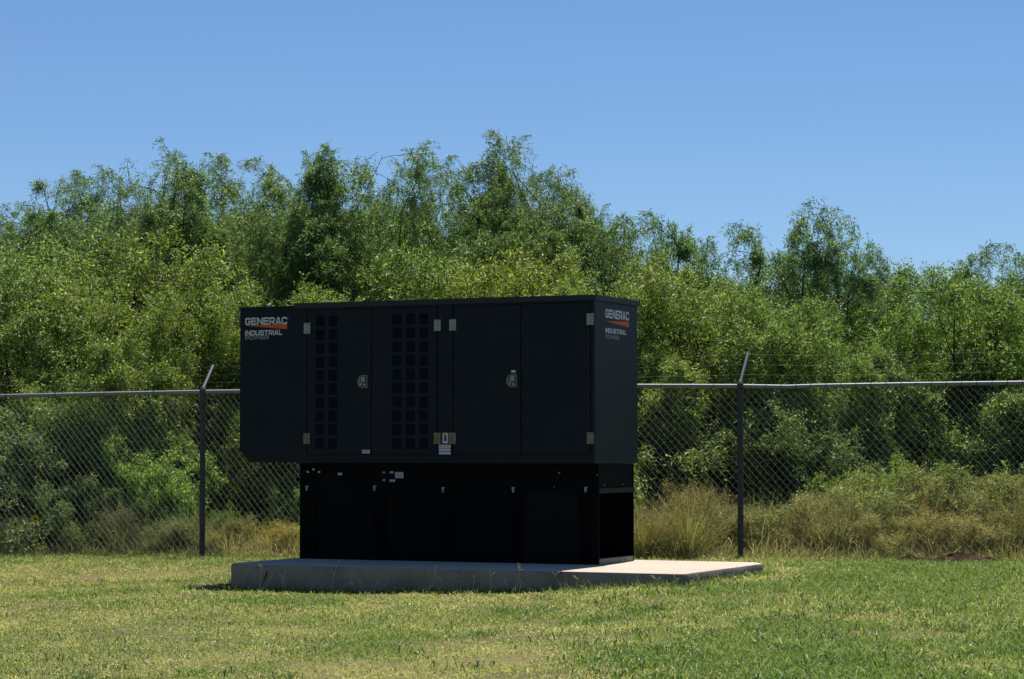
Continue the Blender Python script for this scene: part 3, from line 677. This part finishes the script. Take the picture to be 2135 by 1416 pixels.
SHRUBS = [
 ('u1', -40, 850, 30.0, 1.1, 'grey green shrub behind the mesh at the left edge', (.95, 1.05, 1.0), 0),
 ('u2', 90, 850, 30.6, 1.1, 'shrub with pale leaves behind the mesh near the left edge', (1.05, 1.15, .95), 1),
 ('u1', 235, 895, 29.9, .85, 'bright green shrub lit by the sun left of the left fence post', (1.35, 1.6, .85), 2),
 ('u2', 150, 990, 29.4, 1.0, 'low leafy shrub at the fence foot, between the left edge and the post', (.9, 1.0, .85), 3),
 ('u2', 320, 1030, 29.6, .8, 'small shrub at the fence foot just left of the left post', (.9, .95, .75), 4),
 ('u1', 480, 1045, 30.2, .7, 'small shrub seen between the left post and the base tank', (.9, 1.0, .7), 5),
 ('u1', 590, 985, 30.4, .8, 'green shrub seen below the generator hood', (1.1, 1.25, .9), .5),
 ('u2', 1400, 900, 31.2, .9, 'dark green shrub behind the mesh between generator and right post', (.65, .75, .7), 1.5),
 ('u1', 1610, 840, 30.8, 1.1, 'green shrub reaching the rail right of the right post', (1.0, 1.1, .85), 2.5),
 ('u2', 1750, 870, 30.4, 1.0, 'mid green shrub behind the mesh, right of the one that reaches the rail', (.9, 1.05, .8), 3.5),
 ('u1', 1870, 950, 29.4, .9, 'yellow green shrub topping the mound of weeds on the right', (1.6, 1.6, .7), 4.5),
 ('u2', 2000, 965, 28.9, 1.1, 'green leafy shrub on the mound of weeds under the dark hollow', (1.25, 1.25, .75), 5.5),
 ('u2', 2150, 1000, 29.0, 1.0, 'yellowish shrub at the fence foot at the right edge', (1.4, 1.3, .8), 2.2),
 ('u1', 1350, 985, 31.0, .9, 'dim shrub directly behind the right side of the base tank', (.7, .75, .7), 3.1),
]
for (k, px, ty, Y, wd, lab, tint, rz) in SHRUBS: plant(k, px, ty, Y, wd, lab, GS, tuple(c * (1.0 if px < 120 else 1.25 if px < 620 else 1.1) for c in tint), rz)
WEEDS = [
 ('d1', 40, 1075, 29.0, 1.0, 'grey green weed clump at the fence foot at the left edge', (.55, .8, .8), 0),
 ('d2', 150, 1110, 28.9, 1.0, 'low brown green weed clump between the left edge and the left post', (.6, .75, .7), 1),
 ('d1', 265, 1045, 29.2, .9, 'tallest brownish weed clump of the left fence bay', (.55, .62, .6), 2.2),
 ('d2', 320, 1100, 28.8, 1.0, 'low dry weed clump to the right of the tallest one in the left bay', (.8, .85, .75), 1.7),
 ('d1', 385, 1075, 28.9, 1.0, 'dry weed clump just left of the left post', (.8, .9, .75), 2),
 ('d2', 455, 1110, 28.8, 1.0, 'straw coloured weed clump just right of the left post', (1.05, 1.0, .65), 3),
 ('d1', 515, 1070, 28.9, .8, 'slim straw weed clump between the left post and the golden clump', (.95, .95, .6), .7),
 ('d1', 590, 1085, 28.7, 1.2, 'golden weed clump beside the left foot of the base tank', (1.3, 1.15, .5), 4),
 ('d1', 1425, 1000, 28.6, .75, 'tallest golden brown weed clump, behind the sunlit end of the pad', (1.05, .95, .7), 5),
 ('d2', 1500, 1045, 28.6, .9, 'olive brown weed clump just left of the right post', (.95, .98, .75), .4),
 ('d1', 1590, 1050, 28.4, 1.2, 'weed clump just right of the right post', (.95, 1.0, .7), 1.4),
 ('d2', 1690, 1030, 28.5, 1.2, 'pale weed clump in the middle of the right fence bay', (1.1, 1.1, .8), 2.4),
 ('d1', 1775, 1010, 28.8, 1.1, 'greenish weed clump below the yellow green shrub', (.95, 1.15, .75), 3.4),
 ('d2', 1880, 970, 28.9, 1.1, 'broad straw weed clump on the right mound', (1.0, 1.15, .75), 4.4),
 ('d1', 1985, 985, 28.8, 1.1, 'tangled straw weed clump left of the one at the right edge', (1.05, 1.12, .8), 5.4),
 ('d2', 2105, 990, 28.5, 1.2, 'brown weed clump at the right edge', (1.1, 1.0, .75), .9),
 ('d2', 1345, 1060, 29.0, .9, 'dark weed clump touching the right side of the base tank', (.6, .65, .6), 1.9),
 ('d2', 1830, 1070, 28.0, 1.3, 'low bright straw clump in front of the mound, over the dark soil strip', (1.25, 1.2, .8), 2.2),
 ('d1', 1950, 1060, 27.9, 1.3, 'low straw clump right of the bright one over the soil strip', (1.2, 1.15, .85), 3.7),
 ('d2', 2060, 1070, 27.9, 1.3, 'low straw clump above the right end of the soil strip', (1.2, 1.12, .8), 4.9),
]
for (k, px, ty, Y, wd, lab, tint, rz) in WEEDS: plant(k, px, ty, Y, wd, lab, GW, tuple(1.15 * c for c in tint), rz)

rt = random.Random(12)
for k in range(46):
    px = rt.uniform(1335, 2200) if k < 32 else rt.uniform(-60, 615)
    if k < 32: top = rt.uniform(1000, 1110) - (55 if px > 1720 else 0) * rt.random(); tint = (rt.uniform(.8, 1.3), rt.uniform(.85, 1.15), rt.uniform(.6, .95)); Y = rt.uniform(27.9, 28.8)
    else: top = rt.uniform(1050, 1130); g_ = px > 430; tint = (1.25 if g_ else rt.uniform(.55, .9), 1.1 if g_ else rt.uniform(.7, .9), .6); Y = rt.uniform(28.75, 29.3)
    plant(('g1', 'g2')[k % 2], px, top, Y, rt.uniform(.9, 1.5), 'straggly straw coloured grass tuft in the tangle behind the right fence bay' if k < 32 else ('dull straggly grass tuft in the tangle behind the left fence bay' if px <= 430 else 'golden straggly grass tuft between the left post and the base tank'), 'straggly grass tufts behind the fence on the right' if k < 32 else 'straggly grass tufts behind the fence on the left', tint, rt.uniform(0, 6))

# ------------------------------------------------------------------ grass
def in_pad(x, y):
    dx, dy = x - GO[0], y - GO[1]; lx = dx * GX[0] + dy * GX[1]; ly = dx * GY[0] + dy * GY[1]
    return (lx > -(L_ + .115)) & (lx < 1.31) & (ly > -1.09) & (ly < 1.2665)
def blades(X, Y, H, Wd, lean, C, rng):
    """two-quad bent blades; returns quads and colours"""
    n = len(X); az = rng.uniform(0, 2 * PI, n); f = rng.uniform(0, 2 * PI, n)
    d = np.stack([np.cos(az), np.sin(az), np.zeros(n)], 1); s = np.stack([np.cos(f), np.sin(f), np.zeros(n)], 1)
    b = np.stack([X, Y, gz(X, Y) - .004], 1); up = np.array([0, 0, 1.])
    lean = lean[:, None]; H = H[:, None]; Wd = Wd[:, None]
    m = b + up * H * .55 * np.cos(lean * .5) + d * H * .55 * np.sin(lean * .5)
    t = m + (up * np.cos(lean * 1.6) + d * np.sin(lean * 1.6)) * H * .5
    q1 = np.stack([b - s * Wd / 2, b + s * Wd / 2, m + s * Wd * .45, m - s * Wd * .45], 1)
    q2 = np.stack([m - s * Wd * .45, m + s * Wd * .45, t + s * Wd * .08, t - s * Wd * .08], 1)
    return np.concatenate([q1, q2]), np.concatenate([C, C * 1.06])
BARE = []
for px, py, rx, ry in ((446, 1228, .22, .2), (478, 1224, .12, .2), (2000, 1174, .6, .3), (1900, 1172, .24, .22), (190, 1190, .22, .4), (1885, 1325, .1, .17), (2080, 1205, .4, .3), (1130, 1300, .3, .3), (480, 1340, .25, .3), (1490, 1385, .22, .2), (1440, 1225, .2, .2), (60, 1225, .2, .3), (860, 1340, .12, .12)):
    g = ground_hit(px, py); BARE.append((g[0], g[1], rx, ry))
def make_grass():
    rng = np.random.default_rng(5); n = 820000
    # denser towards the camera
    Y = 11.5 + (29.2 - 11.5) * rng.random(n) ** 1.15; hw = .2135 * Y + 4.5; X = rng.uniform(-1, 1, n) * hw
    keep = ~in_pad(X, Y); 
    clump = fbm(X, Y, .22, 21); keep &= rng.random(n) < .25 + 1.4 * clump
    bare = fbm(X * .6, Y, .8, 44); keep &= (bare < .66) | (rng.random(n) < .30)
    dx_, dy_ = X - GO[0], Y - GO[1]; lx_ = dx_ * GX[0] + dy_ * GX[1]; ly_ = dx_ * GY[0] + dy_ * GY[1]
    keep &= ~((lx_ > -(L_ + .2)) & (lx_ < .2) & (ly_ > -1.17) & (ly_ < -.9)) | (rng.random(n) < .12)
    for (qx, qy, rx, ry) in BARE: keep &= (((X - qx) / rx) ** 2 + ((Y - qy) / ry) ** 2 > rng.uniform(.5, 1.1, n)) | (rng.random(n) < .22)
    X, Y, clump = X[keep], Y[keep], clump[keep]; n = len(X)
    big = fbm(X, Y * .6, 2.2, 31); med = fbm(X, Y * .7, .6, 32); right = np.clip((X / Y + .02) / .16, 0, 1)
    green = np.clip(.33 + .52 * right + (big - .5) * 1.9 + (med - .5) * 1.5, 0, 1)
    near_fence = np.clip((Y - 25.2) / 1.5, 0, 1) * (X < -2); green = np.clip(green + near_fence * .35, 0, 1)
    g1 = np.array([.135, .220, .042]); g2 = np.array([.29, .37, .10]); st = np.array([.64, .58, .28]); ol = np.array([.42, .44, .13])
    u = rng.random((n, 1)); gr = g1 * u + g2 * (1 - u); u = rng.random((n, 1)); dr = st * u + ol * (1 - u)
    pick = (rng.random(n) < green)[:, None]; C = np.where(pick, gr, dr) * rng.uniform(.7, 1.3, (n, 1))
    H = rng.gamma(6, .0050, n) * (.35 + 1.05 * clump + .5 * right) * np.where(fbm(X, Y, .9, 77) > .58, 1.45, 1) * np.where(pick[:, 0], 1.1, .9)
    Wd = rng.uniform(.004, .0095, n) * np.where(Y > 20, 1.25, 1); lean = rng.uniform(.35, 1.75, n)
    Q, CC = blades(X, Y, H, Wd, lean, C, rng); parts = [(Q, CC)]
    # coarse tussocks, mostly on the right
    ts = []
    for k in range(330):
        px = rng.uniform(1250, 2300) if k % 7 else rng.uniform(-150, 1300); py = rng.uniform(1205, 1500); g = ground_hit(px, py)
        if in_pad(g[0], g[1]): continue
        m_ = rng.integers(10, 40); q_ = rng.uniform(.05, .16); ts.append((g[0] + rng.normal(size=m_) * q_, g[1] + rng.normal(size=m_) * q_))
    X2 = np.concatenate([t[0] for t in ts]); Y2 = np.concatenate([t[1] for t in ts]); k2 = ~in_pad(X2, Y2); X2, Y2 = X2[k2], Y2[k2]; n2 = len(X2)
    C2 = palette(n2, rng, [(.09, .19, .03), (.14, .25, .05), (.20, .27, .09), (.07, .13, .035)])
    parts.append(blades(X2, Y2, rng.uniform(.05, .13, n2), rng.uniform(.006, .012, n2), rng.uniform(.5, 1.9, n2), C2, rng))
    # taller fringe along the pad and along the fence
    m3 = 5200; t = rng.random(m3); lx = -(L_ + .1) + t * (L_ + 1.4); ly = -1.13 - np.abs(rng.normal(size=m3)) * .06
    rgt = rng.random(m3) < .25; lx = np.where(rgt, 1.32 + np.abs(rng.normal(size=m3)) * .05, lx); ly = np.where(rgt, -1.1 + rng.random(m3) * 2.4, ly)
    X3 = GO[0] + lx * GX[0] + ly * GY[0]; Y3 = GO[1] + lx * GX[1] + ly * GY[1]
    C3 = palette(m3, rng, [(.13, .22, .04), (.20, .27, .07), (.30, .28, .12)])
    parts.append(blades(X3, Y3, rng.gamma(4, .012, m3), rng.uniform(.004, .007, m3), rng.uniform(.05, 1.0, m3), C3, rng))
    m4 = 46000; px = rng.uniform(-850, 2950, m4); PLx, PLy = ground(421, 1162)[:2]; PRx, PRy = ground(1545, 1168)[:2]
    X4 = (px - 1067.5) / FPX * 28.3; Yl = PLy + (X4 - PLx) * (PRy - PLy) / (PRx - PLx); Y4 = Yl + np.abs(rng.normal(size=m4)) * .5 - .10
    gold = ((X4 > 1.3) | ((X4 > -3.4) & (X4 < -2.2)))
    C4 = np.where(gold[:, None], palette(m4, rng, [(.55, .46, .22), (.38, .35, .14), (.22, .25, .08)]), palette(m4, rng, [(.13, .17, .06), (.20, .19, .08), (.09, .13, .04), (.3, .27, .14)]))
    parts.append(blades(X4, Y4, rng.gamma(2.5, .038, m4) * np.where(gold, 1.35, 1.0) * np.clip((Y4 - Yl + .12) * 4, .3, 1.3), rng.uniform(.004, .008, m4), rng.uniform(.1, 1.4, m4), C4, rng))
    Q = np.concatenate([p[0] for p in parts]); C = np.concatenate([p[1] for p in parts])
    o = quad_object('grass', Q, np.clip(C, .01, .8), M['grass']); tag(o, 'short mown lawn grass, straw coloured on the left and greener on the right', 'grass', kind='stuff')
make_grass()

# tall seed stalks standing in front of the pad
def make_stalks():
    rng = random.Random(8)
    spots = [(505, 1228, 1175), (540, 1228, 1180), (555, 1230, 1192), (590, 1228, 1188), (690, 1232, 1172), (745, 1234, 1212), (757, 1235, 1208), (779, 1235, 1204), (905, 1236, 1178), (930, 1236, 1203),
             (985, 1235, 1190), (1025, 1235, 1192), (1060, 1236, 1210), (1078, 1235, 1176), (1095, 1236, 1206), (1170, 1232, 1196), (1200, 1230, 1206), (1375, 1225, 1200), (1412, 1222, 1198), (1450, 1216, 1202), (1520, 1212, 1196)]
    where = ['closest to the left corner of the pad', 'second from the left corner of the pad', 'short and straight, left of the dark crack in the pad', 'thin and leaning, just left of the pale stone', 'long and straight, right of the pale stone', 'short, left of a forked pair', 'short, the left one of a pair', 'plume like, right of that pair', 'tall and leaning, halfway along the pad front',
             'short, just right of the tall leaning one', 'slender, below the third fitting of the tank', 'forked, right of the middle of the pad', 'low, at the foot of the tallest stalk', 'tallest stalk, its fork crossing the bottom of the black tank', 'plume like, just right of the tallest stalk', 'short, left of the tank corner', 'spreading, below the tank corner', 'short, in front of the sunlit pad edge', 'in front of the pad corner nearest the camera', 'low, right of the near pad corner', 'small, by the right end of the pad']
    for (px, pb, pt), wh in zip(spots, where):
        off = -1.14 - rng.uniform(0, .06); sx_, sz_ = fr(px, pt, off); g = GO + GX * sx_ + GY * off; g[2] = float(gz(g[0], g[1])); h = sz_ + ZP - g[2]; m = MB(); lx, ly = rng.uniform(-.08, .08), rng.uniform(-.03, .03)
        pts = [(0, 0, -.02), (lx * .3, ly * .3, h * .4), (lx * .7, ly * .7, h * .75), (lx * 1.1, ly, h)]; m.tube(pts, [.0034, .003, .0026, .002], 4)
        for k in range(rng.randint(2, 4)):
            a = rng.uniform(.55, .95); p = np.array([lx * a, ly * a, h * a]); q = p + np.array([rng.uniform(-.05, .05), rng.uniform(-.02, .02), rng.uniform(.015, .05)]); m.tube([p, (p + q) / 2 + np.array([0, 0, .004]), q], [.0022, .0040, .0016], 4)
        o = m.build('seed_stalk', M['straw']); o.location = (g[0], g[1], g[2]); tag(o, 'pale grass seed stalk ' + wh, 'grass stalk', 'seed stalks in front of the pad')
make_stalks()

# ------------------------------------------------------------------ small things on the ground
def lump(name, px, py, sx, sy, sz, mat, label, cat, seed, Y=None, kind=None):
    rng = np.random.default_rng(seed); g = ground_hit(px, py); m = MB(); nu, nv = 22, 9; vs = []
    ph = rng.uniform(0, 6, 6)
    for j in range(nv + 1):
        r = 1 - j / nv
        for i in range(nu):
            t = 2 * PI * i / nu; k = 1 + .18 * math.sin(2 * t + ph[0]) + .13 * math.sin(3 * t + ph[1]) + .08 * math.sin(7 * t + ph[2])
            x, y = math.cos(t) * r * sx * k, math.sin(t) * r * sy * k; z = sz * (1 - r ** 2.2) * (1 + .35 * math.sin(5 * x / sx + ph[3]) * math.cos(6 * y / sy + ph[4])) + rng.normal() * sz * .07
            vs.append((x, y, z - .012))
    fs = [(j * nu + i, j * nu + (i + 1) % nu, (j + 1) * nu + (i + 1) % nu, (j + 1) * nu + i) for j in range(nv) for i in range(nu)]
    m.add(vs, fs); o = m.build(name, mat); o.location = (g[0], g[1], float(gz(g[0], g[1]))); tag(o, label, cat, kind=kind); return o
lump('pale_stone', 628, 1233, .035, .03, .035, M['rock'], 'small pale stone lying in the grass against the pad front', 'stone', 1)
lump('soil_or_shade_patch', 446, 1226, .17, .18, .035, M['sandsoil'], 'bare orange soil beside the left front corner of the pad', 'soil', 2)
lump('soil_or_shade_patch', 470, 1222, .10, .16, .03, M['soil'], 'crumbly soil heaped against the left corner of the pad, coloured dark for the shade there', 'soil', 3)  # soil lump, its dark colour includes the shade beside the pad
def pad_foot_shade():  # soil strip whose dark colour stands in for shade at the pad foot
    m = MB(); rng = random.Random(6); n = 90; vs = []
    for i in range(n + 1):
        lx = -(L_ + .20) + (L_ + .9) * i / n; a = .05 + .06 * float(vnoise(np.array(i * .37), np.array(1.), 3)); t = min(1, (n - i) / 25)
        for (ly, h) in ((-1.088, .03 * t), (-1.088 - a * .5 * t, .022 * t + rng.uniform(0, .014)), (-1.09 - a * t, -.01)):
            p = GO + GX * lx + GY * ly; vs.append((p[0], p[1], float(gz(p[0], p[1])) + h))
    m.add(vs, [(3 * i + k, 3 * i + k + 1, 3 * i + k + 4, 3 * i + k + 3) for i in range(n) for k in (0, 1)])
    o = m.build('soil_or_shade_patch', M['soil']); tag(o, 'strip of bare soil along the foot of the pad front, coloured dark to stand in for shade', 'soil')
pad_foot_shade()
lump('soil_or_shade_patch', 2000, 1174, .62, .24, .09, M['soil'], 'long dark strip of exposed soil under the fence at the right', 'soil', 5)
lump('soil_or_shade_patch', 1900, 1172, .26, .18, .07, M['soil'], 'short dark soil ridge left of the long strip', 'soil', 6)
lump('soil_or_shade_patch', 190, 1190, .2, .4, .012, M['soil2'], 'bare brown patch in the lawn near the left edge', 'soil', 7)
lump('soil_or_shade_patch', 1885, 1325, .09, .16, .010, M['soil2'], 'bare tan patch in the green grass at the lower right', 'soil', 8)
lump('soil_or_shade_patch', 2080, 1203, .35, .3, .008, M['soil2'], 'tan bare ground in front of the dark soil strip', 'soil', 9)
def stick(pts, r, label):
    P = [ground(px, py, z) for (px, py, z) in pts]; o0 = P[0].copy(); m = MB(); m.tube([p - o0 for p in P], [r * (1 - .6 * i / (len(P) - 1)) for i in range(len(P))], 6)
    k = len(P) // 2; d = P[k] - o0; m.tube([d, d + np.array([.05, .03, .05]), d + np.array([.11, .05, .07])], [r * .5, r * .4, r * .2], 5)
    o = m.build('fallen_stick', M['wood']); o.location = o0; tag(o, label, 'stick', 'dead sticks on the ground')
stick([(1467, 1153, .08), (1480, 1160, .05), (1500, 1164, .03), (1518, 1167, .02)], .010, 'pale forked stick lying behind the pad near the right post')
stick([(2045, 1188, .02), (2090, 1184, .04), (2135, 1177, .07), (2170, 1175, .08)], .012, 'long bare stick lying on the dark soil at the right edge')
stick([(2040, 1183, .03), (1985, 1178, .06), (1940, 1174, .05), (1890, 1174, .03)], .010, 'thin dark stick lying along the soil strip')
def sunflower(px, py, ph, label, seed):
    rng = np.random.default_rng(seed); g = ground(px, py); root = empty('wild_sunflower', (g[0], g[1] + .35, 0)); tag(root, label, 'flower', 'yellow wildflowers at the left fence foot')
    h = (py - ph) / FPX * g[1]; m = MB(); m.tube([(0, 0, 0), (.03, 0, h * .5), (.01, 0, h)], .006, 5); m.build('stem', M['green_stem'], root)
    f = MB()
    for k in range(12):
        a = 2 * PI * k / 12; c, s = math.cos(a), math.sin(a); ctr = np.array([.01, 0, h])
        p = [ctr + np.array([c, -.25, s]) * .012, ctr + np.array([math.cos(a - .2), -.35, math.sin(a - .2)]) * .03, ctr + np.array([c, -.3, s]) * .055, ctr + np.array([math.cos(a + .2), -.35, math.sin(a + .2)]) * .03]; f.add(p, [(0, 1, 2, 3)])
    f.build('petals', M['petal'], root); m = MB(); m.tube([(.01, -.012, h), (.01, .008, h)], .014, 10); m.build('flower_centre', M['soil'], root)
    P = rng.uniform(-.12, .12, (160, 3)); P[:, 2] = rng.uniform(.1, .95, 160) * h; D = unit(rng.normal(size=(160, 3))); Q = leaf_quads(P, D, .055, .03, rng); quad_object('leaves', Q, palette(160, rng, [(.13, .17, .07), (.2, .23, .12)]), M['leaf'], root)
sunflower(17, 1165, 1095, 'yellow wildflower closest to the left edge at the fence', 1)
sunflower(58, 1165, 1084, 'taller yellow wildflower right of the other one', 2)
